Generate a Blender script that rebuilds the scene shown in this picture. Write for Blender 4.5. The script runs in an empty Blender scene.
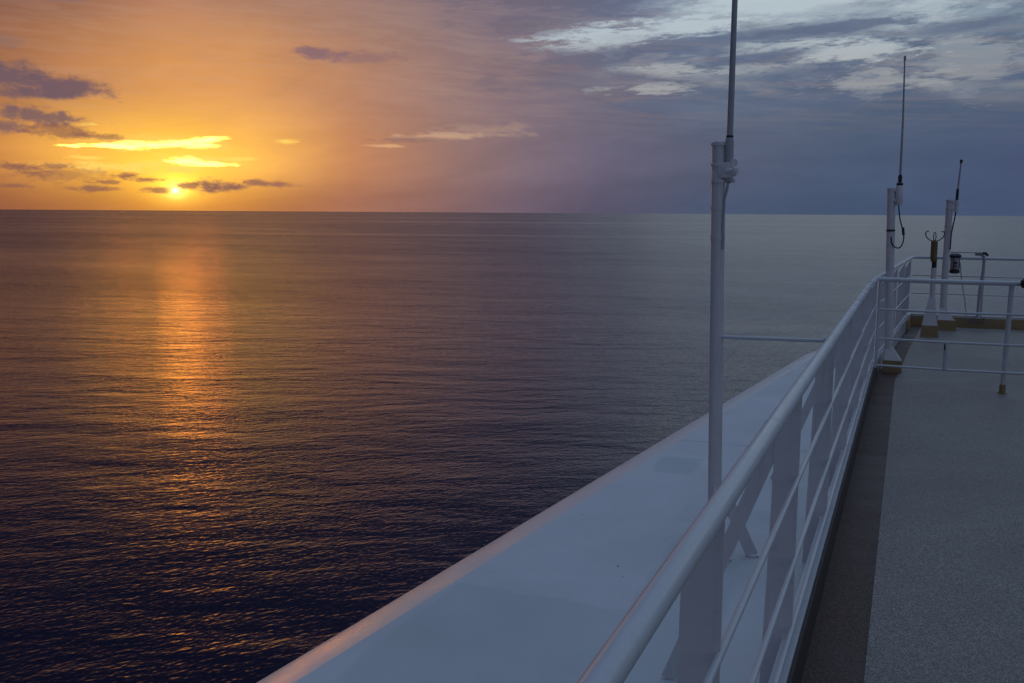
import bpy, bmesh, math, random
from mathutils import Vector, Matrix, noise as mnoise
random.seed(4)
C = bpy.context.scene.collection
sc = bpy.context.scene
H = 22.0                      # camera height above the sea
R_ = math.radians

# ------------------------------------------------------------------ camera
cam = bpy.data.cameras.new('camera'); cam_o = bpy.data.objects.new('camera', cam); C.objects.link(cam_o)
cam.sensor_width = 36; cam.lens = 35.0; cam.clip_start = 0.05; cam.clip_end = 400000
yaw, pitch, roll = R_(21.84), R_(7.38), R_(0.37)
f = Vector((-math.sin(yaw)*math.cos(pitch), math.cos(yaw)*math.cos(pitch), -math.sin(pitch)))
r0 = Vector((math.cos(yaw), math.sin(yaw), 0)); u0 = r0.cross(f)
r = r0*math.cos(roll) + u0*math.sin(roll); u = -r0*math.sin(roll) + u0*math.cos(roll)
m = Matrix((r, u, -f)).transposed().to_4x4(); m.translation = Vector((0, 0, H))
cam_o.matrix_world = m
sc.camera = cam_o

# ------------------------------------------------------------------ node expressions
class V:
    """a float socket with operators that add math nodes"""
    def __init__(s, nt, sock): s.nt, s.s = nt, sock
    def _m(s, op, *a):
        n = s.nt.nodes.new('ShaderNodeMath'); n.operation = op
        for i, x in enumerate((s,) + a):
            if isinstance(x, V): s.nt.links.new(x.s, n.inputs[i])
            else: n.inputs[i].default_value = x
        return V(s.nt, n.outputs[0])
    def __add__(s, o): return s._m('ADD', o)
    __radd__ = __add__
    def __sub__(s, o): return s._m('SUBTRACT', o)
    def __rsub__(s, o): return (s*-1.0) + o
    def __mul__(s, o): return s._m('MULTIPLY', o)
    __rmul__ = __mul__
    def __truediv__(s, o): return s._m('DIVIDE', o)
    def fn(s, op, *a): return s._m(op, *a)
    def clamp(s): return s.ramp(0.0, 1.0)
    def ramp(s, a, b, smooth=False):
        n = s.nt.nodes.new('ShaderNodeMapRange'); n.clamp = True
        if smooth: n.interpolation_type = 'SMOOTHSTEP'
        s.nt.links.new(s.s, n.inputs[0]); n.inputs[1].default_value = a; n.inputs[2].default_value = b
        return V(s.nt, n.outputs[0])
def const(nt, v):
    n = nt.nodes.new('ShaderNodeValue'); n.outputs[0].default_value = v; return V(nt, n.outputs[0])
def comb(nt, x, y, z):
    n = nt.nodes.new('ShaderNodeCombineXYZ')
    for i, a in enumerate((x, y, z)):
        if isinstance(a, V): nt.links.new(a.s, n.inputs[i])
        else: n.inputs[i].default_value = a
    return n.outputs[0]
def sep(nt, sock):
    n = nt.nodes.new('ShaderNodeSeparateXYZ'); nt.links.new(sock, n.inputs[0])
    return [V(nt, o) for o in n.outputs]
def noise(nt, vec, scale, detail=3, rough=0.55, dist=0.0):
    n = nt.nodes.new('ShaderNodeTexNoise'); nt.links.new(vec, n.inputs['Vector'])
    n.inputs['Scale'].default_value = scale; n.inputs['Detail'].default_value = detail
    n.inputs['Roughness'].default_value = rough; n.inputs['Distortion'].default_value = dist
    return V(nt, n.outputs['Fac'])
def lin(c):
    return tuple(((x/255)/12.92 if x/255 <= .04045 else ((x/255+.055)/1.055)**2.4) for x in c)
def cramp(nt, fac, stops):
    n = nt.nodes.new('ShaderNodeValToRGB'); nt.links.new(fac.s, n.inputs[0])
    el = n.color_ramp.elements
    while len(el) < len(stops): el.new(0.5)
    for e, (p, c) in zip(el, sorted(stops)): e.position = p; e.color = (*c, 1)
    return n.outputs[0]
def mix(nt, fac, a, b, mode='MIX'):
    n = nt.nodes.new('ShaderNodeMix'); n.data_type = 'RGBA'; n.blend_type = mode; n.clamp_factor = True
    for idx, x in ((0, fac), (6, a), (7, b)):
        if isinstance(x, V): nt.links.new(x.s, n.inputs[idx])
        elif isinstance(x, bpy.types.NodeSocket): nt.links.new(x, n.inputs[idx])
        elif isinstance(x, (int, float)): n.inputs[idx].default_value = x
        else: n.inputs[idx].default_value = (*x, 1)
    return n.outputs[2]

# ------------------------------------------------------------------ sky
SUN_AZ, SUN_EL = -40.4, 1.05          # degrees from +Y (negative = left), degrees above the horizon
world = bpy.data.worlds.new('World'); sc.world = world; world.use_nodes = True
nt = world.node_tree; nt.nodes.clear()
tc = nt.nodes.new('ShaderNodeTexCoord')
nz = nt.nodes.new('ShaderNodeVectorMath'); nz.operation = 'NORMALIZE'; nt.links.new(tc.outputs['Generated'], nz.inputs[0])
D = nz.outputs[0]; dx, dy, dz = sep(nt, D)
az = dx.fn('ARCTAN2', dy) * 57.29578
el = dz.fn('ARCSINE') * 57.29578
def A(px): return -21.84 + math.degrees(math.atan((px-512)/1003.9))
def EL(px, py):
    hy = 209.3 + 0.0064*px
    return math.degrees(math.atan((hy-py)/1003.9*math.cos(math.atan((px-512)/1003.9))))
azn = az.ramp(-180, 180)
def band(cols, back):
    xs = (0, 90, 176, 250, 350, 450, 520, 600, 700, 860, 1024)
    st = [((A(x)+180)/360, lin(c)) for x, c in zip(xs, cols)]
    st += [((a+180)/360, lin(c)) for a, c in back]
    return cramp(nt, azn, st)
bk0 = [(-180, (56, 58, 82)), (-115, (54, 52, 76)), (-75, (58, 48, 60)), (-58, (104, 72, 64)), (45, (58, 70, 98)), (180, (56, 58, 82))]
b0 = band([(146,90,62),(172,108,64),(212,133,64),(194,124,70),(166,112,90),(131,100,100),(108,93,108),(89,85,107),(74,86,110),(70,87,111),(69,83,111)], bk0)
b3 = band([(200,134,74),(236,174,80),(246,184,76),(242,178,88),(194,133,94),(149,116,111),(124,107,118),(102,98,120),(86,94,116),(75,92,116),(70,84,112)], bk0)
b7 = band([(154,102,75),(188,129,84),(214,149,88),(216,150,92),(180,129,101),(148,119,117),(126,110,121),(107,105,124),(89,103,128),(83,98,123),(80,96,121)], bk0)
b12 = band([(116,80,74),(138,96,82),(172,121,98),(167,123,101),(154,119,109),(131,113,121),(116,110,128),(104,111,137),(102,120,148),(106,122,144),(104,122,142)],
           [(-180,(58,60,86)),(-115,(56,56,80)),(-75,(48,42,56)),(-58,(80,62,66)),(45,(80,92,118)),(180,(58,60,86))])
b22 = cramp(nt, azn, [(0, lin((60, 62, 88))), (.25, lin((30, 34, 54))), (.388, lin((34, 36, 60))), (.42, lin((44, 46, 72))), (.45, lin((64, 66, 92))), (.5, lin((92, 108, 136))), (.7, lin((56, 62, 90))), (1, lin((60, 62, 88)))])
b45 = cramp(nt, azn, [(0, lin((78, 98, 138))), (.25, lin((72, 84, 116))), (.388, lin((80, 88, 116))), (.5, lin((120, 142, 172))), (.7, lin((88, 108, 146))), (1, lin((78, 98, 138)))])
c = mix(nt, el.ramp(0, 3, True), b0, b3)
c = mix(nt, el.ramp(3, 7, True), c, b7)
c = mix(nt, el.ramp(7, 12, True), c, b12)
c = mix(nt, el.ramp(11.0, 14.2, True), c, b22)
c = mix(nt, el.ramp(25, 50, True), c, b45)
c = mix(nt, el.ramp(50, 80, True), c, lin((162, 192, 224)))

# soft streaky variation everywhere in the veil
sv = comb(nt, dx, dy, dz*5.0 + az*0.004)
n1 = noise(nt, sv, 5.0, 6, 0.55, 0.4)
n2 = noise(nt, comb(nt, dx, dy, dz*4.0 - az*0.010), 9.0, 7, 0.6, 0.6)
n3 = noise(nt, comb(nt, dx, dy, dz*2.4), 60.0, 9, 0.68, 0.3)
vv = n1.ramp(0.3, 0.7)*0.16 + n2.ramp(0.3, 0.7)*0.12 + 0.86
c = mix(nt, 1.0, c, comb(nt, vv, vv, vv), 'MULTIPLY')
# rippled high veil above the sun
rip = noise(nt, comb(nt, dx, dy, dz*11.0 + az*0.01), 16.0, 5, 0.62, 0.5)
ripm = el.ramp(3.5, 7) * (el.ramp(20, 12))
c = mix(nt, (rip.ramp(0.42, 0.66) * ripm) * 0.16, c, lin((190, 160, 140)))

# broken layer high on the right: pale gaps and slate streaks
edge = el + (n1 - 0.5)*5.0
region = az.ramp(A(520), A(700), True) * edge.ramp(4.9, 8.4, True)
st = noise(nt, comb(nt, dx*1.0, dy*1.0, dz*4.4 - az*0.004), 9.0, 9, 0.60, 0.2)
PAL = [(800,6,150,26,.02,.5,.9), (905,20,70,20,0,.8,.6), (606,40,66,13,.02,1.0,.9), (590,52,40,10,.03,1.2,.7), (700,30,50,12,.03,.9,.9), (762,52,56,9,.06,1.0,.85), (668,72,44,7,-.03,1.1,.6), (850,56,64,12,-.03,1.0,.8), (640,92,50,5,0,1.2,.6), (736,76,50,9,0,1.2,.5), (870,82,70,13,-.02,1.0,.5), (960,60,60,26,0,1.0,.35)]
SLA = [(560,4,110,15,.03,.9,.9), (520,30,60,10,0,1.1,.6), (600,60,90,9,.05,1.1,.8), (690,58,60,8,.08,1.1,.7), (800,36,100,8,.07,.9,.9), (745,62,60,6,.10,.8,.9), (960,30,70,7,.06,1.0,.8), (780,80,80,8,.0,1.2,.7), (690,108,110,7,0,1.0,.6), (850,98,90,6,0,1.1,.45), (560,84,80,10,.02,1.1,.5)]
# lit bluish opening at the very top right
fade = el.ramp(30, 13)
c = mix(nt, (el.ramp(8.6, 11.6, True)*az.ramp(A(560), A(760), True)) * (fade * (n2.ramp(0.36, 0.56))) * 0.75, c, lin((168, 184, 192)))

n4 = noise(nt, comb(nt, dx, dy, dz*2.0), 17.0, 3, 0.5, 0.2)
n5 = n3*0.62 + n4*0.38
def blob(px, py, w, h, tilt=0.0, wob=0.9, soft=0.5, nn=None, edge0=1.0):
    a0, e0 = A(px), EL(px, py); ws = (A(px+w)-A(px-w))/2; hs = abs(EL(px, py-h)-EL(px, py+h))/2
    ux = (az - a0); uy = (el - e0) - ux*tilt
    ux = ux*(1/ws); uy = uy*(1/hs)
    d = (ux*ux + uy*uy).fn('SQRT') + ((nn or n5) - 0.5)*(wob*4.0)
    return d.ramp(edge0, edge0-soft, True)
nc = noise(nt, comb(nt, dx, dy, dz*6.0 - az*0.006), 34.0, 10, 0.72, 0.25)*0.62 + n4*0.38
pal = (st.ramp(0.50, 0.64) * region) * 0.35
for b in PAL: pal = pal.fn('MAXIMUM', blob(b[0], b[1], b[2], b[3], b[4], b[5]*1.7, 0.9, nc, 1.3)*b[6])
palec = mix(nt, el.ramp(6.0, 10.5, True), lin((182, 182, 178)), lin((182, 196, 204)))
c = mix(nt, pal * fade, c, palec)
sla = (st.ramp(0.48, 0.38) * region) * 0.3
for b in SLA: sla = sla.fn('MAXIMUM', blob(b[0], b[1], b[2], b[3], b[4], b[5]*1.5, 0.9, nc, 1.25)*b[6])
c = mix(nt, sla * fade, c, mix(nt, az.ramp(A(480), A(680), True), lin((108, 100, 116)), lin((90, 104, 130))))
# sun glow in the thin cloud, strongest just above the sun
def glow(px, py, w, h, col, k):
    global c
    a0, e0 = A(px), EL(px, py); ws = (A(px+w)-A(px-w))/2; hs = abs(EL(px, py-h)-EL(px, py+h))/2
    ux = (az-a0)*(1/ws); uy = (el-e0)*(1/hs)
    g = ((ux*ux+uy*uy)*-1.0).fn('EXPONENT') * k
    c = mix(nt, 1.0, c, mix(nt, g, (0, 0, 0), col), 'ADD')
glow(170, 160, 150, 50, (0.50, 0.20, 0.0), 0.22)
glow(172, 170, 80, 34, (0.60, 0.38, 0.0), 0.60)
glow(176, 188, 26, 14, (1.0, 0.60, 0.05), 0.9)
glow(176, 190, 9, 7, (1.5, 1.0, 0.30), 1.0)
fs = noise(nt, comb(nt, dx, dy, dz*6.0 + az*0.004), 34.0, 9, 0.70, 0.4)
YEL = (1.25, 0.86, 0.20)
for b in ((160,145,70,7.5,0.03,0.9),(196,162,40,7,0,0.9),(120,168,70,5,0,1.2)):      # thin lit cloud feathering round the bright cores
    c = mix(nt, blob(b[0], b[1], b[2], b[3], b[4], b[5], 1.5, fs, 1.5)*0.55, c, (1.15, 0.78, 0.20))
for b in ((158,146,52,4.2,0.03,0.7),(206,141,26,3.2,0.10,0.6),(112,147,46,2.4,0.02,0.8),(186,162,18,4.0,-0.06,0.6),(206,165,30,3.0,-0.02,0.7)):
    c = mix(nt, blob(b[0], b[1], b[2], b[3], b[4], b[5]*1.15, 0.95, fs, 1.2), c, (14.0, 3.2, 0.50))
for b in ((85,158,34,2.5,.03,.9),(120,166,40,3.2,0,.9),(92,126,10,2,0,.5),(160,170,50,4,0,1.0),(240,160,30,2.5,.03,.8),(286,143,14,3,0,.6)):
    c = mix(nt, blob(b[0], b[1], b[2], b[3], b[4], b[5]*1.2, 0.95, fs, 1.15)*0.85, c, (1.10, 0.70, 0.13))
# pale streak right of the sun
for b, cc, k in (((445,137,62,5,.035,.9), (205,165,135), .75), ((480,133,70,9,.02,.8), (176,146,130), .45), ((385,147,26,2,0,.8), (226,176,128), .7), ((410,141,50,3,.03,.9), (130,102,100), .6)):
    c = mix(nt, blob(*b[:4], b[4], b[5], 0.8, fs)*k, c, lin(cc))
# purple grey cumulus low on the left
PUR, PU2 = lin((104, 86, 98)), lin((134, 92, 80))
for b, cc, k in (((16,78,44,17,-.05,.85), PUR, .95), ((70,90,52,12,-.02,.8), PUR, .95), ((20,96,80,5,0,.5), PUR, .7), ((10,44,26,9,0,1.0), lin((128,104,104)), .5),
                 ((44,118,46,9,-.10,1.1), PUR, .85), ((8,128,30,7,0,.9), PUR, .8), ((62,132,40,7,-.05,1.2), PU2, .7), ((100,138,26,4,0,1.1), PU2, .7),
                 ((20,167,22,5,0,1.1), PU2, .9), ((34,174,26,5,0,1.1), PU2, .7), ((95,189,36,4,0,1.0), PU2, .8), ((128,176,18,5,0,1.1), PU2, .85), ((150,180,26,3,0,1.2), PU2, .8),
                 ((158,190,22,4,0,1.0), PU2, .8), ((208,187,14,9,0,.9), lin((122,86,86)), .9), ((232,188,24,6,0,.9), lin((128,90,88)), .9), ((262,184,28,5,-.05,1.0), lin((146,102,86)), .9),
                 ((188,186,18,4,0,1.0), PU2, .85), ((45,2,60,6,0,.8), lin((118,98,104)), .7), ((322,58,30,7,-.05,.9), lin((128,100,112)), .85), ((360,62,40,6,.03,1.1), lin((136,106,112)), .6),
                 ((72,175,60,8,0,1.4), PU2, .45), ((16,186,22,3,0,1.2), PU2, .7), ((60,166,18,3.5,0,1.2), PU2, .7), ((112,183,16,3,0,1.2), PU2, .7), ((286,186,20,3,0,1.2), lin((158,110,88)), .7)):
    c = mix(nt, blob(*b[:4], b[4], b[5], 0.95, None, 1.2)*k, c, cc)
# dark bank low on the right
c = mix(nt, (az.ramp(A(600), A(900), True)*el.ramp(5.5, 2.0, True)) * 0.25, c, lin((62, 74, 112)))
# the sun itself, half veiled
sa, se = R_(SUN_AZ), R_(SUN_EL)
SD = Vector((math.sin(sa)*math.cos(se), math.cos(sa)*math.cos(se), math.sin(se)))
ddx = (az - SUN_AZ); ddy = (el - SUN_EL)*1.15
disc = (ddx*ddx + ddy*ddy).fn('SQRT') + (n3-0.5)*0.25
c = mix(nt, disc.ramp(0.25, 0.05, True), c, (8.0, 3.4, 1.0))
bg1 = nt.nodes.new('ShaderNodeBackground'); nt.links.new(c, bg1.inputs[0]); bg1.inputs[1].default_value = 1.0
sky = nt.nodes.new('ShaderNodeTexSky'); sky.sky_type = 'NISHITA'; sky.sun_disc = False
sky.sun_elevation = R_(SUN_EL); sky.sun_rotation = R_(SUN_AZ); sky.air_density = 1.2; sky.dust_density = 2.0
bg2 = nt.nodes.new('ShaderNodeBackground'); nt.links.new(sky.outputs[0], bg2.inputs[0]); bg2.inputs[1].default_value = 0.003
add = nt.nodes.new('ShaderNodeAddShader'); nt.links.new(bg1.outputs[0], add.inputs[0]); nt.links.new(bg2.outputs[0], add.inputs[1])
wo = nt.nodes.new('ShaderNodeOutputWorld'); nt.links.new(add.outputs[0], wo.inputs[0])
world.cycles.sampling_method = 'MANUAL'; world.cycles.sample_map_resolution = 1024

# ------------------------------------------------------------------ sun, exposure
sl = bpy.data.lights.new('sun', 'SUN'); sl.energy = 0.010; sl.angle = R_(2.4); sl.color = (1.0, 0.27, 0.02)
so = bpy.data.objects.new('sun', sl); C.objects.link(so); so.rotation_euler = SD.to_track_quat('Z', 'Y').to_euler()
so.location = (0, 0, 60)
vs = sc.view_settings; vs.view_transform = 'Standard'; vs.look = 'None'; vs.exposure = 0; vs.gamma = 1; vs.use_curve_mapping = False

# ------------------------------------------------------------------ materials
def newmat(name):
    mt = bpy.data.materials.new(name); mt.use_nodes = True
    n = mt.node_tree; b = n.nodes['Principled BSDF']
    g = n.nodes.new('ShaderNodeNewGeometry')
    return mt, n, b, g.outputs['Position']
def paint(name, col, rough=0.4, var=0.10, grime=None, bump=0.15, scale=6.0, spec=0.5, metallic=0.0, streak=0.0):
    mt, n, b, pos = newmat(name)
    n_a = noise(n, pos, scale, 5, 0.6, 0.3); n_b = noise(n, pos, scale*9, 4, 0.6)
    px_, py_, pz_ = sep(n, pos)
    v = n_a.ramp(0.3, 0.7)*var + n_b.ramp(0.3, 0.7)*(var*.5) + (1.0 - var)
    cc = mix(n, 1.0, lin(col), comb(n, v, v, v), 'MULTIPLY')
    if grime:
        gm = noise(n, pos, scale*2.3, 7, 0.68, 0.6).ramp(0.60, 0.72)*grime[1]
        cc = mix(n, gm, cc, lin(grime[0]))
    if streak:
        sk = noise(n, comb(n, px_*1.0, py_*1.0, pz_*0.05), 42.0, 4, 0.6).ramp(0.55, 0.75)*streak
        cc = mix(n, sk, cc, lin((120, 100, 84)))
    n.links.new(cc, b.inputs['Base Color'])
    rr = n_a.ramp(0.3, 0.7)*0.15 + (rough-0.07); n.links.new(rr.s, b.inputs['Roughness'])
    b.inputs['Specular IOR Level'].default_value = spec; b.inputs['Metallic'].default_value = metallic
    if bump:
        bp = n.nodes.new('ShaderNodeBump'); bp.inputs['Strength'].default_value = bump; bp.inputs['Distance'].default_value = 0.004
        n.links.new(n_b.s, bp.inputs['Height']); n.links.new(bp.outputs[0], b.inputs['Normal'])
    return mt
WHITE = paint('white_marine_paint', (220, 217, 216), 0.36, 0.08, ((160, 150, 138), 0.35), 0.05, 7.0, streak=0.18)
RAIL = paint('white_rail_paint', (206, 208, 210), 0.22, 0.07, ((150, 138, 124), 0.14), 0.0, 5.0)
LIP = paint('white_lip_paint', (222, 218, 216), 0.30, 0.05, ((150, 138, 124), 0.2), 0.0, 3.0, spec=0.8)
BROWN = paint('brown_primer', (158, 132, 92), 0.55, 0.25, ((84, 70, 52), 0.7), 0.5, 9.0)
DARKB = paint('dark_coaming_paint', (66, 58, 52), 0.6, 0.25, ((52, 46, 42), 0.7), 0.5, 9.0)
BLACK = paint('black_rubber', (38, 38, 42), 0.5, 0.2)
GREY = paint('grey_fibreglass', (172, 172, 176), 0.4, 0.12, ((110, 104, 98), 0.4), 0.2, 14.0)
BRASS = paint('weathered_brown_sleeve', (120, 96, 66), 0.5, 0.25, ((60, 50, 40), 0.6), 0.4, 20.0)
STEEL = paint('dull_steel', (120, 122, 126), 0.4, 0.2, ((90, 74, 60), 0.6), 0.3, 20.0, metallic=0.8)
HULL = paint('hull_paint', (220, 220, 220), 0.4, 0.1, ((150, 130, 110), 0.3), 0.2, 0.5)

# wing roof: white paint with faint repair patches, weld seams and dust
mt, n, b, pos = newmat('wing_roof_paint'); ROOF = mt
x_, y_, z_ = sep(n, pos)
big = noise(n, pos, 0.9, 5, 0.6, 0.5); mid = noise(n, pos, 5.0, 6, 0.65, 0.3); fine = noise(n, pos, 70, 3, 0.6)
warp = (noise(n, pos, 2.5, 3) - 0.5)*0.16
yy = y_ + warp; xx = x_ + warp
def rect(x0, x1, y0, y1, s=0.03):
    return (xx.ramp(x0, x0+s)*xx.ramp(x1, x1-s))*(yy.ramp(y0, y0+s)*yy.ramp(y1, y1-s))
patch = rect(-1.60, -1.32, 6.5, 7.0).fn('MAXIMUM', rect(-1.95, -0.85, 2.2, 4.15)*0.6).fn('MAXIMUM', rect(-1.10, -0.7, 3.1, 5.3)*0.7).fn('MAXIMUM', rect(-1.2, -0.3, 5.5, 5.9)*0.5)
v = big.ramp(0.3, 0.7)*0.16 + mid.ramp(0.3, 0.7)*0.05 + fine.ramp(0.3, 0.7)*0.03 + 0.80
cc = mix(n, 1.0, lin((218, 220, 222)), comb(n, v, v, v), 'MULTIPLY')
cc = mix(n, patch*0.45, cc, lin((172, 186, 186)))
seam = const(n, 0)
for ys in (7.55, 11.2, 1.9):
    seam = seam.fn('MAXIMUM', ((y_ + (big-0.5)*0.06) - ys).fn('ABSOLUTE').ramp(0.022, 0.008))
cc = mix(n, seam*0.45*mid.ramp(0.35, 0.6), cc, lin((116, 120, 124)))
dots = noise(n, pos, 16.0, 2, 0.4).ramp(0.76, 0.79)
cc = mix(n, dots*0.6, cc, lin((100, 84, 70)))
n.links.new(cc, b.inputs['Base Color']); n.links.new((mid.ramp(0.3, .7)*0.2+0.42).s, b.inputs['Roughness'])
bp = n.nodes.new('ShaderNodeBump'); bp.inputs['Strength'].default_value = 0.5; bp.inputs['Distance'].default_value = 0.02
n.links.new((big*0.6 + mid*0.25 + seam*0.2).s, bp.inputs['Height']); n.links.new(bp.outputs[0], b.inputs['Normal'])

# deck covering: gritty non-slip
def grit(name, col, dark, speck, sc_, amp):
    mt, n, b, pos = newmat(name)
    g1 = noise(n, pos, sc_, 2, 0.7); g2 = noise(n, pos, sc_*0.36, 3, 0.6); bg = noise(n, pos, 0.7, 5, 0.6, 0.6)
    x_, y_, z_ = sep(n, pos)
    st = noise(n, comb(n, x_*0.5, y_*1.6, z_), 1.6, 6, 0.65, 0.8)
    cc = mix(n, g1.ramp(0.42, 0.62), lin(dark), lin(col))
    cc = mix(n, g2.ramp(0.62, 0.70)*0.5, cc, lin(speck))
    damp = noise(n, pos, 0.55, 7, 0.66, 0.4).ramp(0.53, 0.60)
    v = bg.ramp(0.3, 0.7)*0.24 + st.ramp(0.35, 0.65)*0.24 + 0.62 - damp*0.13
    cc = mix(n, 1.0, cc, comb(n, v, v, v), 'MULTIPLY')
    n.links.new(cc, b.inputs['Base Color']); n.links.new((st.ramp(.3, .7)*0.25+0.40 - damp*0.12).s, b.inputs['Roughness'])
    bp = n.nodes.new('ShaderNodeBump'); bp.inputs['Strength'].default_value = amp; bp.inputs['Distance'].default_value = 0.004
    n.links.new((g1+g2).s, bp.inputs['Height']); n.links.new(bp.outputs[0], b.inputs['Normal'])
    return mt
DECK = grit('nonslip_deck', (180, 170, 160), (112, 105, 99), (208, 200, 190), 155.0, 0.8)
GUTTER = grit('dark_gutter_paint', (116, 86, 72), (56, 42, 36), (156, 122, 96), 150.0, 0.8)

# sea: analytic wave slopes from a height field, sampled three times
mt, n, b, pos = newmat('sea_water'); SEA = mt
x_, y_, z_ = sep(n, pos)
grp = bpy.data.node_groups.new('wave_height', 'ShaderNodeTree')
grp.interface.new_socket('Vector', in_out='INPUT', socket_type='NodeSocketVector')
grp.interface.new_socket('Height', in_out='OUTPUT', socket_type='NodeSocketFloat')
gi = grp.nodes.new('NodeGroupInput'); go = grp.nodes.new('NodeGroupOutput')
gx, gy, gz = sep(grp, gi.outputs[0])
def rot(ang, sx, sy):
    ca, sn = math.cos(R_(ang)), math.sin(R_(ang))
    return comb(grp, (gx*ca + gy*sn)*sx, (gy*ca - gx*sn)*sy, 0.0)
SWELL, WAVE, CHOP, RIP = 0.44, 0.155, 0.070, 0.042
h = noise(grp, rot(16, 0.45, 1.0), 1/11.0, 2, 0.5, 0.3)*SWELL \
  + noise(grp, rot(28, 0.40, 1.0), 1/2.6, 2, 0.5, 0.4)*WAVE \
  + noise(grp, rot(48, 0.5, 1.0), 1/0.74, 2, 0.55, 0.3)*CHOP \
  + noise(grp, rot(62, 0.6, 1.0), 1/0.27, 1, 0.5, 0.2)*RIP
grp.links.new(h.s, go.inputs[0])
def height(vec):
    q = n.nodes.new('ShaderNodeGroup'); q.node_tree = grp; n.links.new(vec, q.inputs[0]); return V(n, q.outputs[0])
dlt = 0.035
h0 = height(pos); hx = height(comb(n, x_+dlt, y_, z_)); hy = height(comb(n, x_, y_+dlt, z_))
slick = noise(n, comb(n, x_*0.22 + y_*0.05, y_*1.0 - x_*0.25, 0.0), 1/420.0, 6, 0.66, 0.5)
gust = noise(n, comb(n, x_*0.4+3.0, y_*1.0, 0.0), 1/34.0, 3, 0.55, 0.6)
amp = slick.ramp(0.36, 0.62)*0.75 + gust.ramp(0.3, 0.7)*0.45 + 0.35
sx = ((hx-h0)*(1/dlt))*amp*-1.0; sy = ((hy-h0)*(1/dlt))*amp*-1.0
# facets leaning away from the viewer are hidden by their neighbours: show the facing side of the wave
gi_ = n.nodes.new('ShaderNodeNewGeometry'); vx, vy, vz = sep(n, gi_.outputs['Incoming'])
away = (sx*vx + sy*vy + vz).fn('LESS_THAN', 0.004)
flip = away*-2.0 + 1.0
gz_ = ((vz*-1.0 + 1.0).fn('POWER', 8.0))*0.045      # steeper facing slopes hide the rest at grazing view
sx = sx*flip + vx*gz_; sy = sy*flip + vy*gz_
nv = n.nodes.new('ShaderNodeVectorMath'); nv.operation = 'NORMALIZE'; n.links.new(comb(n, sx, sy, 1.0), nv.inputs[0])
n.links.new(nv.outputs[0], b.inputs['Normal'])
b.inputs['Base Color'].default_value = (0.005, 0.008, 0.028, 1)
b.inputs['Roughness'].default_value = 0.17
b.inputs['Specular Tint'].default_value = (1.0, 0.90, 0.98, 1)
b.inputs['IOR'].default_value = 1.333

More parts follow.
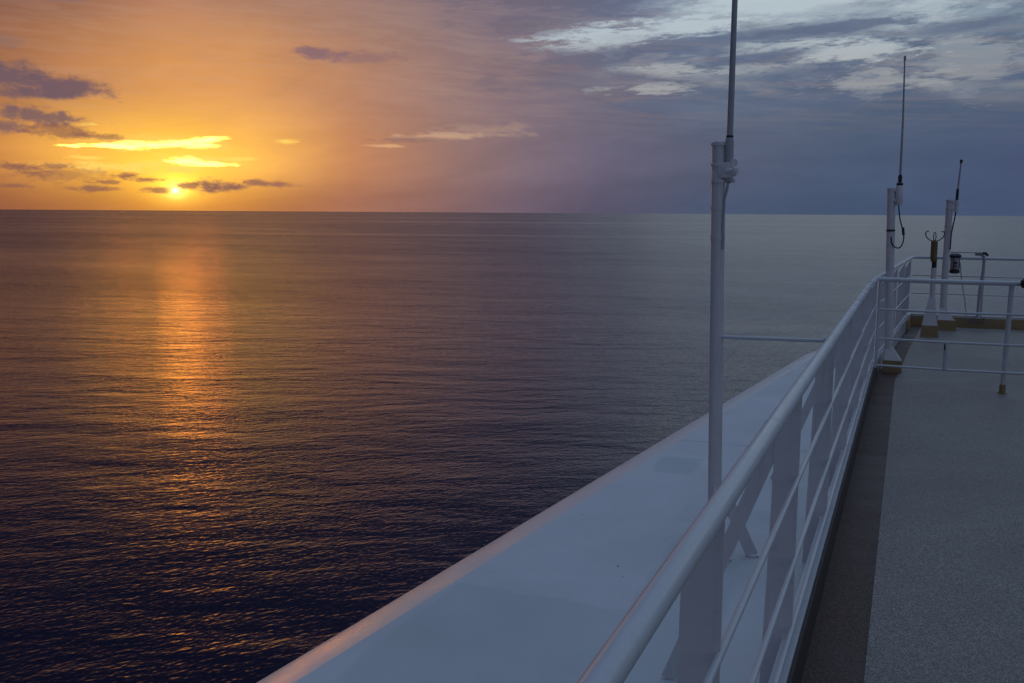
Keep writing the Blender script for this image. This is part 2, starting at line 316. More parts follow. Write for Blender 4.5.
# ------------------------------------------------------------------ mesh helpers
def W(x, y, z): return Vector((x, y, z + H))
class MB:
    def __init__(s): s.bm = bmesh.new()
    def box(s, c, size, rotz=0.0, bev=0.0, tilt=None):
        g = bmesh.ops.create_cube(s.bm, size=1.0)['verts']
        M = Matrix.Translation(c) @ Matrix.Rotation(rotz, 4, 'Z')
        if tilt is not None: M = M @ tilt
        M = M @ Matrix.Diagonal((*size, 1))
        bmesh.ops.transform(s.bm, matrix=M, verts=g)
        if bev:
            es = list({e for v in g for e in v.link_edges})
            bmesh.ops.bevel(s.bm, geom=es, offset=bev, segments=2, affect='EDGES', profile=0.5)
        return s
    def tube(s, pts, rad, seg=20, caps=True):
        pts = [Vector(p) for p in pts]
        rads = rad if isinstance(rad, (list, tuple)) else [rad]*len(pts)
        rings = []
        t0 = (pts[1]-pts[0]).normalized()
        up = Vector((0, 0, 1)) if abs(t0.z) < 0.9 else Vector((1, 0, 0))
        nrm = (up - t0*up.dot(t0)).normalized()
        for i, p in enumerate(pts):
            a = (pts[i]-pts[i-1]).normalized() if i else t0
            bb = (pts[i+1]-pts[i]).normalized() if i < len(pts)-1 else a
            t = (a+bb)
            t = t.normalized() if t.length > 1e-6 else a
            nrm = (nrm - t*nrm.dot(t)).normalized(); bn = t.cross(nrm)
            k = 1.0/max(0.5, a.dot(t))
            rings.append([s.bm.verts.new(p + (nrm*math.cos(2*math.pi*j/seg) + bn*math.sin(2*math.pi*j/seg))*rads[i]*(k if k < 1.2 else 1.2)) for j in range(seg)])
        for q0, q1 in zip(rings, rings[1:]):
            for j in range(seg):
                s.bm.faces.new((q0[j], q0[(j+1) % seg], q1[(j+1) % seg], q1[j]))
        if caps:
            s.bm.faces.new(rings[0][::-1]); s.bm.faces.new(rings[-1])
        return s
    def prism(s, poly, z0, z1):
        a = [s.bm.verts.new((p[0], p[1], z0)) for p in poly]; b_ = [s.bm.verts.new((p[0], p[1], z1)) for p in poly]
        s.bm.faces.new(a[::-1]); s.bm.faces.new(b_)
        for i in range(len(poly)):
            j = (i+1) % len(poly); s.bm.faces.new((a[i], a[j], b_[j], b_[i]))
        return s
    def hull(s, pts):
        vs_ = [s.bm.verts.new(p) for p in pts]; bmesh.ops.convex_hull(s.bm, input=vs_); return s
    def sweep(s, path, profile):
        """profile points (offset along local right, z) swept along a plan path of (x, y)"""
        rings = []
        for i, p in enumerate(path):
            p = Vector(p)
            a = (p-Vector(path[i-1])).normalized() if i else (Vector(path[1])-p).normalized()
            b_ = (Vector(path[i+1])-p).normalized() if i < len(path)-1 else a
            t = (a+b_).normalized(); k = 1/max(.4, a.dot(t)); rt = Vector((t.y, -t.x))
            rings.append([s.bm.verts.new((p.x+rt.x*o*k, p.y+rt.y*o*k, z)) for o, z in profile])
        m_ = len(profile)
        for q0, q1 in zip(rings, rings[1:]):
            for j in range(m_): s.bm.faces.new((q0[j], q0[(j+1) % m_], q1[(j+1) % m_], q1[j]))
        s.bm.faces.new(rings[0][::-1]); s.bm.faces.new(rings[-1])
        return s
    def build(s, name, mat, parent=None, smooth=True, ang=35):
        me = bpy.data.meshes.new(name); bmesh.ops.recalc_face_normals(s.bm, faces=s.bm.faces)
        if smooth:
            for fc in s.bm.faces: fc.smooth = True
            for e in s.bm.edges:
                if len(e.link_faces) == 2 and e.calc_face_angle(0) > R_(ang): e.smooth = False
        s.bm.to_mesh(me); s.bm.free(); me.materials.append(mat)
        o = bpy.data.objects.new(name, me); C.objects.link(o)
        if parent:
            o.parent = parent; o.matrix_parent_inverse = Matrix.Translation(-parent.location)
        return o
def tag(o, label=None, cat=None, group=None, kind=None):
    for k, v_ in (('label', label), ('category', cat), ('group', group), ('kind', kind)):
        if v_: o[k] = v_
    return o
def thing(name, loc, label, cat, group=None):
    o = bpy.data.objects.new(name, None); C.objects.link(o); o.location = loc
    return tag(o, label, cat, group)

# ------------------------------------------------------------------ sea surface
mb = MB(); S = 120000
q = [mb.bm.verts.new(p) for p in ((-S, -S, 0), (S, -S, 0), (S, S, 0), (-S, S, 0))]; mb.bm.faces.new(q)
tag(mb.build('sea', SEA, smooth=False), kind='structure')

# ------------------------------------------------------------------ ship: hull and house under the deck, wing roof
XR = -0.33                      # line of the side railing
ZD, ZR = -1.68, -1.75           # deck and wing roof relative to the eye
K1, K2 = (XR, 10.7), (-0.005, 16.5)      # corners of the railing line
def edge_x(y): return -2.475 + 0.1005*y
mb = MB()
mb.prism([(-1.9, -30), (-1.9, 4), (-0.9, 13), (0.6, 16.3), (14, 16.3), (14, -30)], 6.0, H-2.05)
mb.prism([(-6, -90), (-6, 20), (0, 60), (7, 85), (14, 60), (20, 20), (20, -90)], -2.0, 5.99)
tag(mb.build('ship_hull', HULL, smooth=False), 'white painted ship superstructure and hull below the wing roof', 'ship')

wing = thing('bridge_wing_roof', W(-1.2, 4, ZR), 'pale white steel wing roof at lower left outside the railing', 'roof')
# cross-section follows a straight outer edge with a rounded lip
ys = [-8, -4, 0, 2, 4, 6, 8, 10, 12, 13.5]
prof = []
rr_ = 0.125
for a_, b_ in ((0, 0), (0.06, 0.012), (0.12, 0.030), (0.18, 0.051), (0.235, 0.075), (0.262, 0.092), (0.277, 0.115), (0.282, 0.15)):
    prof.append((a_, ZR - 0.006 - b_))
mb = MB(); rings = []
for y in ys:
    xo = edge_x(y)
    ring = [(xo + 0.112 - 0.282, ZR-0.30)] + [(xo + 0.112 - p[0], p[1]) for p in prof[::-1]]
    rings.append([mb.bm.verts.new(W(a_, y, b_)) for a_, b_ in ring])
def endcap(shift, yoff):
    return None
m_ = len(rings[0])
for q0, q1 in zip(rings, rings[1:]):
    for j in range(m_-1): mb.bm.faces.new((q0[j], q0[j+1], q1[j+1], q1[j]))
mb.build('rounded_lip', LIP, wing)
mb = MB()
poly = [(edge_x(y)+0.114, y) for y in ys] + [(edge_x(13.5)+0.24, 13.85), (edge_x(13.5)+0.38, 14.02), (-0.5, 14.06), (-0.2, 14.06), (-0.2, -8)]
mb.prism([(p[0], p[1]) for p in poly], H+ZR-0.30, H+ZR)
bmesh.ops.triangulate(mb.bm, faces=[fc for fc in mb.bm.faces if len(fc.verts) > 4])
mb.build('roof_plate', ROOF, wing, smooth=False)
# corner lip at the far end
mb = MB()
path = [(edge_x(13.5)-0.170, 13.5), (edge_x(13.5)-0.09, 13.85), (edge_x(13.5)+0.10, 14.13), (edge_x(13.5)+0.33, 14.28), (-0.5, 14.35), (-0.3, 14.35)]
mb.sweep(path, [(0.282 - p[0], H + p[1]) for p in prof[::-1]] + [(0.282, H+ZR-0.28), (0.0, H+ZR-0.28)])
mb.build('rounded_lip', LIP, wing)

# ------------------------------------------------------------------ deck
BX = [(-0.05, -8), (-0.070, 0), (-0.083, 4.0), (-0.092, 7), (-0.104, 10.7), (-0.075, 11.3), (0.03, 13.67), (0.158, 16.0), (0.19, 16.4)]
LX = [(XR+0.03, -8), (XR+0.03, 10.7), (K2[0]+0.03, 16.4)]
mb = MB()
mb.prism(LX[:1] + [(5.5, -8), (5.5, 16.6)] + LX[:0:-1], H-2.0, H+ZD-0.006)
dk = mb.build('deck', DECK, smooth=False); dk.name = 'deck_plating'
tag(dk, kind='structure')
mb = MB()      # light gritty sheet
mb.prism(BX[:1] + [(5.5, -8), (5.5, 16.4)] + BX[:0:-1], H+ZD-0.006+0.001, H+ZD)
o = mb.build('deck', DECK, smooth=False); tag(o, kind='structure')
mb = MB()      # dark waterway between coaming and sheet
mb.prism(LX[:1] + [(b_[0]-0.001, b_[1]) for b_ in BX] + [(K2[0]+0.03, 16.4), (XR+0.03, 10.7)], H+ZD-0.006+0.0005, H+ZD-0.003)
bmesh.ops.triangulate(mb.bm, faces=[fc for fc in mb.bm.faces if len(fc.verts) > 4])
tag(mb.build('waterway', GUTTER, smooth=False), kind='structure')

# coaming round the deck edge
LINE = [(XR, -8), K1, K2, (6.0, 16.62)]
co = thing('deck_coaming', W(XR, 10.7, ZD), 'low coaming round the deck edge, white top over brown inner face', 'kerb')
mb = MB(); mb.sweep(LINE, [(-0.03, H+ZR-0.02), (-0.03, H-1.505), (0.022, H-1.505), (0.022, H-1.525), (0.02, H-1.525), (0.02, H+ZR-0.02)])
mb.build('upstand', RAIL, co, smooth=False)
mb = MB(); mb.sweep([(XR+0.0, -8), K1, (XR+0.02, 11.0)], [(0.023, H+ZD-0.01), (0.023, H-1.53), (0.032, H-1.532), (0.036, H+ZD-0.01)])
mb.build('inner_face', DARKB, co, smooth=False)
mb = MB(); mb.sweep([(K2[0]-0.05, 15.6), K2, (6.0, 16.62)], [(0.023, H+ZD-0.01), (0.023, H-1.54), (0.033, H-1.542), (0.05, H+ZD-0.01)])
mb.build('inner_face', BROWN, co, smooth=False)

# ------------------------------------------------------------------ side railing running round to the far end
rail = thing('side_railing', W(XR, 5, ZD), 'long white pipe railing on flat stanchions beside the dark waterway', 'railing')
def line3(pts, per=0.8, jit=0.0):
    out = []
    for i in range(len(pts)-1):
        a, b_ = Vector(pts[i]), Vector(pts[i+1]); k = max(1, int((b_-a).length/per))
        for j in range(k):
            p = a.lerp(b_, j/k); out.append(p)
    out.append(Vector(pts[-1])); return out
def corner(a, c_, b_, rad=0.10, k=6):
    a, c_, b_ = Vector(a), Vector(c_), Vector(b_)
    p0 = c_+(a-c_).normalized()*rad; p1 = c_+(b_-c_).normalized()*rad
    return [p0.lerp(c_, t).lerp(c_.lerp(p1, t), t) for t in [i/k for i in range(k+1)]]
def railpath(zs, rad):
    # zs: heights at near end, 5 m, 9 m, corner, far corner
    P0 = W(XR, -8, zs[0]); P1 = W(XR, 3, zs[0]); P2 = W(XR, 5, zs[1]); P3 = W(XR, 9, zs[2]); P4 = W(K1[0], K1[1], zs[3]); P5 = W(K2[0], K2[1], zs[4]); P6 = W(6, 16.62, zs[4])
    return [P0, P1, P2, P3] + corner(P3, P4, P5, 0.35 if rad > .02 else 0.2) + corner(P4, P5, P6, 0.12) + [P6]
mb = MB(); mb.tube(railpath((-0.576, -0.583, -0.600, -0.640, -0.640), 0.03), 0.0235, 28); 
for y in (0.6, 2.75, 4.9, 7.1, 9.3):
    z_ = -0.577 if y < 4 else -0.583 - max(0, y-5)*0.0043
    mb.tube([W(XR, y-0.004, z_), W(XR, y-0.0015, z_), W(XR, y+0.0015, z_), W(XR, y+0.004, z_)], [0.0232, 0.0252, 0.0252, 0.0232], 28)
mb.build('top_rail', RAIL, rail)
for zs in ((-0.917, -0.915, -0.910, -0.93, -0.915), (-1.212, -1.21, -1.20, -1.20, -1.19), (-1.47, -1.47, -1.47, -1.47, -1.46)):
    mb = MB(); mb.tube(railpath(zs, 0.011), 0.0092, 16); mb.build('guard_bar', RAIL, rail)
def ztop(y): return -0.579 - (0.006 if y > 4 else 0) - max(0, y-5)*0.0095 if y < 10.7 else -0.64
def plate(x, y, ang, zt, w=0.085):
    """flat bar stanchion standing square to the rail, outboard of it"""
    o_ = Vector((-math.cos(ang), -math.sin(ang), 0)); t_ = Vector((-math.sin(ang), math.cos(ang), 0))*0.006
    b0_, b1_ = W(x, y, -1.5) + o_*0.0, W(x, y, zt-0.012)
    lo0, lo1 = W(x, y, -1.52)+o_*0.022, W(x, y, -1.73)+o_*0.022
    mbp = MB()
    prof = [b1_, b0_+o_*0.006, lo0, lo1, lo1+o_*(w+0.002), W(x, y, -1.3)+o_*(w+0.014), W(x, y, zt-0.030)+o_*w, W(x, y, zt-0.012)+o_*(w-0.03)]
    prof = [W(x, y, zt-0.02)+o_*0.0, W(x, y, -1.50), W(x, y, -1.50)+o_*0.034, W(x, y, -1.745)+o_*0.034, W(x, y, -1.745)+o_*(w+0.022), W(x, y, -1.2)+o_*(w+0.008), W(x, y, zt-0.155)+o_*w, W(x, y, zt-0.12)+o_*(w-0.02)]
    a = [mbp.bm.verts.new(p+t_) for p in prof]; b_ = [mbp.bm.verts.new(p-t_) for p in prof]
    mbp.bm.faces.new(a); mbp.bm.faces.new(b_[::-1])
    for i in range(len(prof)):
        j = (i+1) % len(prof); mbp.bm.faces.new((a[i], a[j], b_[j], b_[i]))
    return mbp
PY = [2.008 + 1.53*i for i in range(-3, 6)]
for i, y in enumerate(PY):
    plate(XR, y, 0.0, ztop(y)).build('stanchion', WHITE, rail, smooth=False)
    if i in (0, 2, 4, 6, 8):      # raking strut to the wing roof
        zt = ztop(y)
        a0, a1 = W(-0.395, y+0.008, zt-0.16), W(-0.775, y+0.008, ZR+0.004)
        d = (a1-a0).normalized(); s_ = d.cross(Vector((0, 1, 0)))*0.026
        mb = MB(); th = Vector((0, 0.006, 0))
        mb.hull([a0+s_+th, a0-s_+th, a1+s_+th, a1-s_+th, a0+s_-th, a0-s_-th, a1+s_-th, a1-s_-th]); mb.build('strut', WHITE, rail, smooth=False)
dv = (Vector(K2)-Vector(K1)); ang = math.atan2(-dv.x, dv.y)
for t in (0.03, 0.27, 0.50, 0.74, 0.965):
    p = Vector(K1).lerp(Vector(K2), t)
    plate(p.x, p.y, ang, -0.645, 0.075).build('stanchion', WHITE, rail, smooth=False)
for x in (1.0, 2.4, 3.9, 5.4):
    mb = MB(); mb.tube([W(x, 16.5+x*0.02, -1.505), W(x, 16.5+x*0.02, -0.66)], 0.018, 14); mb.build('stanchion', RAIL, rail)

# ------------------------------------------------------------------ railing across the deck
cr = thing('crossing_railing', W(0.86, 10.4, ZD), 'white four bar railing across the deck on a brown footed post', 'railing')
YC = 10.4
for z0, rd in ((-0.628, 0.023), (-0.922, 0.0115), (-1.212, 0.0115), (-1.478, 0.0115)):
    mb = MB(); mb.tube([W(XR+0.035, YC, z0+0.002), W(0.4, YC, z0-0.004), W(0.95, YC+0.02, z0-0.002), W(4.6, YC+0.1, z0)], rd, 18)
    mb.build('top_rail' if rd > 0.02 else 'guard_bar', RAIL, cr)
mb = MB(); mb.tube([W(0.862, YC+0.035, ZD+0.02), W(0.880, YC+0.035, -0.64)], 0.0225, 18); mb.build('post', RAIL, cr)
mb = MB(); mb.tube([W(0.861, YC+0.035, ZD), W(0.861, YC+0.035, ZD+0.085)], 0.028, 18); mb.tube([W(0.861, YC+0.035, ZD), W(0.861, YC+0.035, ZD+0.008)], 0.042, 18); mb.build('post_foot', BROWN, cr)
mb = MB(); mb.tube([W(XR+0.045, YC+0.0, -1.5), W(XR+0.05, YC, -0.64)], 0.014, 14); mb.build('post', RAIL, cr)
mb = MB(); mb.box(W(2.7, YC+0.085, -1.17), (0.045, 0.045, 1.02), bev=0.004); mb.build('post', RAIL, cr)
mb = MB(); mb.tube([W(0.345, YC, -1.478), W(0.345, YC, -1.212)], 0.021, 14); mb.build('short_post', RAIL, cr)
mb = MB(); mb.tube([W(0.332, YC-0.026, -1.235), W(0.332, YC-0.028, -1.29)], 0.006, 8); mb.tube([W(0.326, YC-0.026, -1.24), W(0.334, YC-0.028, -1.235)], 0.006, 8); mb.build('latch_pin', BLACK, cr)
mb = MB(); mb.tube([W(0.985, YC-0.05, -0.665), W(0.985, YC-0.05, -0.64), W(0.985, YC-0.05, -0.60), W(0.985, YC-0.05, -0.58)], [0.028, 0.042, 0.042, 0.02], 18)
mb.tube([W(0.985, YC-0.05, -0.63), W(1.02, YC-0.02, -0.63)], 0.02, 12)
tag(mb.build('clamp_knob', BLACK), 'small black round knob clamped to the crossing railing at right edge', 'knob')

# ------------------------------------------------------------------ antenna masts
G = 'whip antenna masts along the railing'
def rings(mb, base, top, ts, rad, h=0.012):
    for t in ts:
        p = base.lerp(top, t); d = (top-base).normalized()*h/2
        mb.tube([p-d, p+d], rad, 24)
# the near mast standing on the wing roof
b0_, t0_ = W(-0.862, 4.95, ZR), W(-0.905, 4.95, 0.343)
m1 = thing('antenna_mast', b0_, 'tall thick white antenna mast standing on the wing roof outside the railing, nearest', 'antenna mast', G)
mb = MB(); mb.tube([b0_, t0_], 0.0335, 32); mb.tube([t0_, t0_+Vector((0, 0, 0.004))], 0.030, 24); mb.build('pole', WHITE, m1)
for z_ in (0.335, 0.237, 0.158, 0.03, -0.115):
    t = (z_-ZR)/(0.343-ZR)
    mb = MB(); rings(mb, b0_, t0_, [t], 0.0395 if z_ > .1 else 0.0365, 0.012 if z_ > .1 else 0.02)
    if z_ in (0.237, 0.158): mb.box(b0_.lerp(t0_, t)+Vector((0.045, -0.008, 0)), (0.06, 0.02, 0.012), bev=0.002)
    mb.build('collar', WHITE, m1)
wx = -0.852
mb = MB(); mb.tube([W(wx-0.004, 4.94, 0.15), W(wx, 4.94, 0.16), W(wx, 4.94, 0.355), W(wx, 4.94, 0.367)], [0.012, 0.021, 0.021, 0.0165], 20); mb.build('whip_socket', GREY, m1)
mb = MB(); mb.tube([W(wx, 4.94, 0.366), W(wx, 4.94, 0.376)], 0.0175, 18); mb.build('seal_ring', BLACK, m1)
mb = MB(); mb.tube([W(wx, 4.94, 0.37), W(wx+0.002, 4.94, 1.0), W(wx+0.004, 4.94, 1.9), W(wx+0.012, 4.94, 3.4)], [0.0155, 0.0135, 0.011, 0.006], 18); mb.build('whip', GREY, m1)
mb = MB()
mb.box(W(wx-0.012, 4.93, 0.21), (0.075, 0.035, 0.075), bev=0.006)
mb.tube([W(wx-0.01, 4.925, 0.205), W(wx+0.046, 4.915, 0.205)], 0.017, 18)
mb.tube([W(wx+0.03, 4.917, 0.205), W(wx+0.038, 4.916, 0.205)], 0.025, 6)
mb.tube([W(wx+0.022, 4.93, 0.245), W(wx+0.030, 4.92, 0.245)], 0.018, 14)
mb.tube([W(wx+0.012, 4.935, 0.17), W(wx+0.03, 4.93, 0.155)], [0.012, 0.009], 12)
mb.build('clamp', WHITE, m1)
mb = MB(); mb.tube([W(wx, 4.93, 0.15), W(wx-0.003, 4.93, 0.12), W(wx-0.014, 4.93, 0.07), W(wx-0.018, 4.93, 0.0), W(wx-0.018, 4.93, -0.1), W(wx-0.016, 4.93, -0.17)], [0.006, 0.007, 0.006, 0.008, 0.009, 0.009], 12); mb.build('cable', GREY, m1)
mb = MB(); mb.tube([W(-0.885, 4.94, -0.607), W(-0.34, 4.905, -0.594)], 0.0095, 14)
mb.box(W(-0.355, 4.905, -0.594), (0.03, 0.03, 0.03), bev=0.004); mb.build('tie_bar', RAIL, m1)
for sx_, sy_ in ((0.866, 0.5), (-0.34, 0.94), (0.05, -1)):
    a0 = W(-0.862+0.02*sx_, 4.95+0.02*sy_, -1.36); a1 = W(-0.862+0.205*sx_, 4.95+0.215*sy_, ZR+0.004)
    d = (a1-a0).normalized(); th = Vector((-sy_, sx_, 0))*0.006; s_ = d.cross(th.normalized())*0.030
    mb = MB(); mb.hull([a0+s_+th, a0-s_+th, a1+s_+th, a1-s_+th, a0+s_-th, a0-s_-th, a1+s_-th, a1-s_-th]); mb.build('leg', WHITE, m1, smooth=False)
    mb = MB(); mb.tube([a1+Vector((0, 0, -0.004)), a1+Vector((0, 0, 0.010))], 0.034, 16); mb.build('foot_pad', WHITE, m1)
mb = MB(); mb.tube([b0_, b0_+Vector((0, 0, 0.012))], 0.09, 24); mb.build('base_plate', WHITE, m1)

# the middle mast on the deck corner
def wedge(x, y, z0, z1, w0, w1, d0, d1, ox=0.0):
    mb = MB(); pts = []
    for z_, w_, d_, o_ in ((z0, w0, d0, 0), (z1, w1, d1, ox)):
        for a in (-1, 1):
            for c_ in (-1, 1): pts.append(W(x+a*w_/2+o_, y+c_*d_/2, z_))
    return mb.hull(pts)
b0_, t0_ = W(-0.185, 11.42, -1.62), W(-0.248, 11.42, 0.284)
m2 = thing('antenna_mast', W(-0.17, 11.42, ZD), 'white antenna mast with long thin whip and hanging cable loop, at the railing corner', 'antenna mast', G)
mb = MB(); mb.tube([b0_, t0_], 0.0425, 28); mb.build('pole', WHITE, m2)
mb = MB(); rings(mb, b0_, t0_, [0.993], 0.046, 0.02); mb.build('collar', WHITE, m2)
mb = MB(); rings(mb, b0_, t0_, [0.765], 0.045, 0.02); mb.build('cable_band', BLACK, m2)
mb = wedge(-0.145, 11.42, ZD+0.13, -1.42, 0.17, 0.075, 0.17, 0.075, -0.035); mb.build('gusset', WHITE, m2, smooth=False)
mb = wedge(-0.145, 11.42, ZD-0.002, ZD+0.128, 0.20, 0.19, 0.2, 0.19); mb.build('plinth', BROWN, m2, smooth=False)
mb = MB(); mb.tube([W(-0.168, 11.4, 0.10), W(-0.168, 11.4, 0.125), W(-0.168, 11.4, 0.30), W(-0.168, 11.4, 0.312)], [0.03, 0.038, 0.038, 0.03], 18)
mb.box(W(-0.205, 11.4, 0.155), (0.06, 0.04, 0.03), bev=0.004); mb.box(W(-0.205, 11.4, 0.26), (0.06, 0.04, 0.03), bev=0.004); mb.build('whip_socket', WHITE, m2)
mb = MB(); mb.tube([W(-0.168, 11.4, 0.31), W(-0.168, 11.4, 0.33), W(-0.168, 11.4, 0.345), W(-0.168, 11.4, 0.40), W(-0.167, 11.4, 0.43)], [0.032, 0.036, 0.018, 0.022, 0.010], 16); mb.build('whip_base', BLACK, m2)
mb = MB(); mb.tube([W(-0.168, 11.4, 0.40), W(-0.172, 11.4, 1.0), W(-0.187, 11.4, 1.60)], [0.013, 0.010, 0.007], 12); mb.tube([W(-0.187, 11.4, 1.595), W(-0.187, 11.4, 1.64)], 0.012, 10); mb.build('whip', GREY, m2)
mb = MB()
lp = [(-0.168, 0.11), (-0.160, 0.04), (-0.145, -0.05), (-0.118, -0.14), (-0.100, -0.22), (-0.108, -0.30), (-0.14, -0.345), (-0.185, -0.335), (-0.215, -0.29), (-0.225, -0.22)]
sm = []
for i in range(len(lp)-1):
    p0, p1, p2, p3 = [Vector(lp[max(0, min(len(lp)-1, i+k))]) for k in (-1, 0, 1, 2)]
    for j in range(5):
        t = j/5; sm.append(0.5*((2*p1)+(p2-p0)*t+(2*p0-5*p1+4*p2-p3)*t*t+(3*p1-p0-3*p2+p3)*t**3))
mb.tube([W(p[0], 11.375, p[1]) for p in sm], 0.0065, 10); mb.build('cable', BLACK, m2)
mb = MB(); mb.tube([W(-0.113, 11.375, -0.13), W(-0.103, 11.375, -0.21)], 0.014, 10); mb.build('cable_joint', BLACK, m2)

# the far mast
b0_, t0_ = W(0.475, 16.0, -1.6), W(0.458, 16.0, 0.222)
m3 = thing('antenna_mast', W(0.48, 16.0, ZD), 'farthest and shortest white antenna mast, with a stubby black based whip', 'antenna mast', G)
mb = MB(); mb.tube([W(0.462, 16, -1.6), W(0.455, 16, -1.0), W(0.458, 16, -0.45), W(0.458, 16, 0.222)], [0.05, 0.048, 0.047, 0.047], 26); mb.build('pole', WHITE, m3)
for z_, rd in ((0.215, 0.055), (0.10, 0.053), (-0.16, 0.053), (-0.22, 0.053)):
    mb = MB(); mb.tube([W(0.458, 16, z_-0.012), W(0.458, 16, z_+0.012)], rd, 22); mb.build('collar', WHITE, m3)
mb = wedge(0.50, 16.0, ZD+0.15, -1.36, 0.22, 0.09, 0.2, 0.09, -0.04); mb.build('gusset', WHITE, m3, smooth=False)
mb = wedge(0.51, 16.0, ZD-0.002, ZD+0.148, 0.28, 0.24, 0.24, 0.22); mb.build('plinth', BROWN, m3, smooth=False)
mb = MB(); mb.tube([W(0.548, 15.97, 0.05), W(0.55, 15.97, 0.22)], 0.03, 16); mb.box(W(0.505, 15.98, 0.19), (0.09, 0.05, 0.03), bev=0.004); mb.box(W(0.505, 15.98, 0.09), (0.09, 0.05, 0.03), bev=0.004); mb.build('whip_socket', WHITE, m3)
mb = MB(); mb.tube([W(0.55, 15.97, 0.22), W(0.553, 15.97, 0.36), W(0.556, 15.97, 0.40)], [0.020, 0.020, 0.010], 14); mb.build('whip_base', BLACK, m3)
mb = MB(); mb.tube([W(0.555, 15.97, 0.38), W(0.576, 15.97, 0.76)], [0.013, 0.011], 12); mb.build('whip', GREY, m3)
mb = MB(); mb.tube([W(0.575, 15.97, 0.755), W(0.577, 15.97, 0.80)], 0.020, 12); mb.build('whip_tip', BLACK, m3)
mb = MB(); mb.tube([W(0.548, 15.95, 0.06), W(0.535, 15.93, -0.05), W(0.52, 15.93, -0.14), W(0.505, 15.94, -0.26), W(0.50, 15.94, -0.5)], 0.009, 10); mb.build('cable', BLACK, m3)

# ------------------------------------------------------------------ post with hooks on top
hk = thing('hook_post', W(0.27, 15, ZD), 'slim post with brown sleeve and curved prongs on a flared white foot', 'post')
mb = wedge(0.268, 15.0, ZD+0.16, -1.13, 0.20, 0.075, 0.18, 0.075, 0.012); mb.build('flared_foot', WHITE, hk, smooth=False)
mb = wedge(0.272, 15.0, ZD-0.002, ZD+0.158, 0.235, 0.205, 0.22, 0.19); mb.build('plinth', BROWN, hk, smooth=False)
mb = MB(); mb.tube([W(0.28, 15, -1.14), W(0.282, 15, -0.72)], 0.036, 20); mb.build('pole', WHITE, hk)
mb = MB(); mb.tube([W(0.282, 15, -0.73), W(0.282, 15, -0.635)], 0.032, 18); mb.build('black_ring', BLACK, hk)
mb = MB(); mb.tube([W(0.275, 15, -0.64), W(0.275, 15, -0.60), W(0.27, 15, -0.59), W(0.268, 15, -0.36), W(0.268, 15, -0.352)], [0.036, 0.046, 0.044, 0.044, 0.036], 20); mb.build('sleeve', BRASS, hk)
for s_ in (-1, 1):
    pts = [W(0.268, 15, -0.35)]
    for x_, z_ in ((0.03, -0.352), (0.07, -0.335), (0.105, -0.30), (0.12, -0.262), (0.118, -0.23), (0.095, -0.218), (0.08, -0.225)):
        pts.append(W(0.268+s_*x_, 15-0.01*abs(s_), z_))
    mb = MB(); mb.tube(pts, 0.0075, 10); mb.build('prong', STEEL, hk)
mb = MB(); mb.tube([W(0.262, 15, -0.36), W(0.250, 14.97, -0.30), W(0.256, 14.97, -0.235), W(0.276, 14.97, -0.235), W(0.284, 14.97, -0.30), W(0.272, 15, -0.36)], 0.0065, 10); mb.build('prong', STEEL, hk)

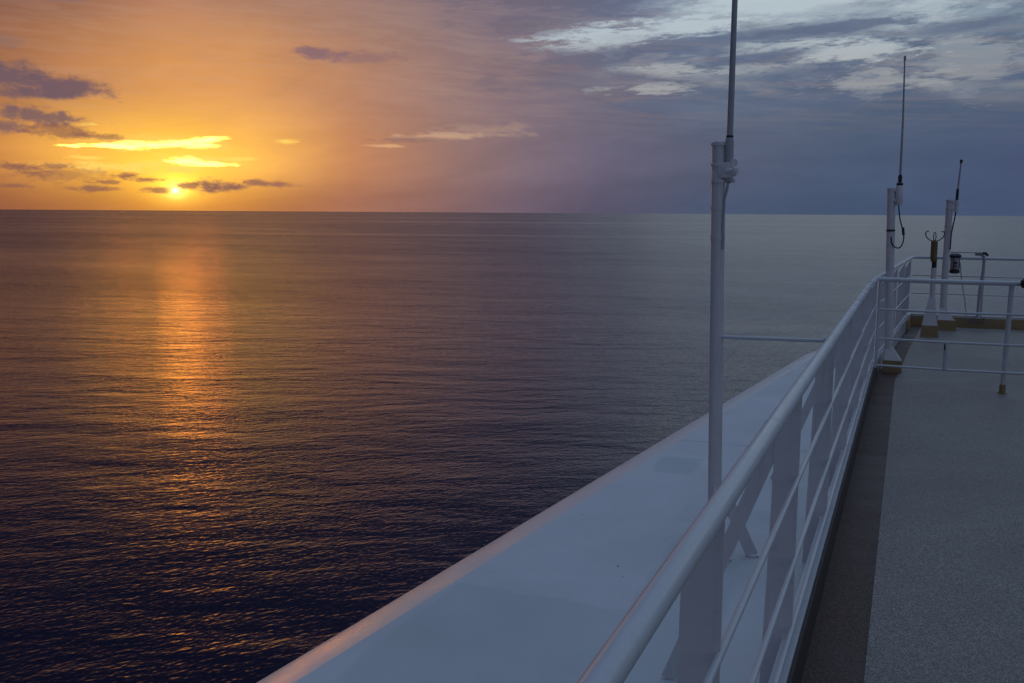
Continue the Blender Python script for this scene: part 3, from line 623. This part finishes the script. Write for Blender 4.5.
# ------------------------------------------------------------------ bracket with lantern at the far railing
br = thing('lamp_bracket', W(0.96, 16.35, ZD), 'bent pipe bracket with flat white top arm at the far railing', 'bracket')
mb = MB(); mb.tube([W(0.945, 16.38, -1.52), W(0.955, 16.38, -1.1), W(0.985, 16.38, -0.80), W(0.985, 16.38, -0.66), W(0.975, 16.38, -0.60), W(0.94, 16.38, -0.575), W(0.86, 16.38, -0.572)], 0.020, 16); mb.build('bent_pipe', GREY, br)
mb = MB(); mb.box(W(0.74, 16.38, -0.545), (0.44, 0.10, 0.022), bev=0.006); mb.build('top_arm', WHITE, br, smooth=False)
mb = MB(); mb.tube([W(0.955, 16.38, -0.555), W(1.00, 16.36, -0.555), W(1.035, 16.35, -0.59)], [0.018, 0.02, 0.018], 12); mb.build('arm_tip', BLACK, br)
mb = MB(); mb.tube([W(0.945, 16.4, -1.53), W(0.945, 16.4, -1.49)], 0.035, 14); mb.build('foot', WHITE, br)
ln = thing('deck_lantern', W(0.59, 16.3, -0.85), 'small dark and white lantern hanging under the flat bracket arm', 'lantern')
mb = MB(); mb.tube([W(0.585, 16.3, -0.62), W(0.585, 16.3, -0.59), W(0.585, 16.3, -0.565)], [0.085, 0.09, 0.05], 20); mb.build('cap', BLACK, ln)
mb = MB(); mb.tube([W(0.585, 16.3, -0.80), W(0.585, 16.3, -0.78), W(0.585, 16.3, -0.63), W(0.585, 16.3, -0.62)], [0.05, 0.062, 0.062, 0.055], 20); mb.build('body', GREY, ln)
mb = MB(); mb.tube([W(0.59, 16.3, -0.865), W(0.59, 16.3, -0.85), W(0.59, 16.3, -0.81), W(0.59, 16.3, -0.80)], [0.035, 0.075, 0.072, 0.05], 20); mb.build('lower_ring', BLACK, ln)
for z_, s_ in ((-0.70, 0.030), (-0.75, 0.022)):
    mb = MB(); mb.box(W(0.60, 16.235, z_), (s_*1.3, 0.02, s_), bev=0.003); mb.build('fitting', BLACK, ln)
for k in range(6):
    a = k*math.pi/3+0.3
    if k in (0, 2, 4): 
        mb = MB(); mb.tube([W(0.585+0.07*math.cos(a), 16.3+0.07*math.sin(a), -0.62), W(0.585+0.07*math.cos(a), 16.3+0.07*math.sin(a), -0.81)], 0.006, 8); mb.build('guard_wire', BLACK, ln)
mb = MB(); mb.tube([W(0.665, 16.40, -0.70), W(0.70, 16.43, -0.95), W(0.76, 16.43, -1.25), W(0.80, 16.44, -1.50)], 0.010, 10)
tag(mb.build('rope', WHITE), 'thin pale line slanting down from the bracket arm to the far coaming', 'rope')
mb = MB()
for i in range(4):
    mb.tube([W(0.86+0.06*i, 16.40, -1.535+0.015*(i % 2)), W(0.86+0.06*i, 16.375, -1.60)], 0.012, 8)
mb.build('pipe_stub', STEEL, br)
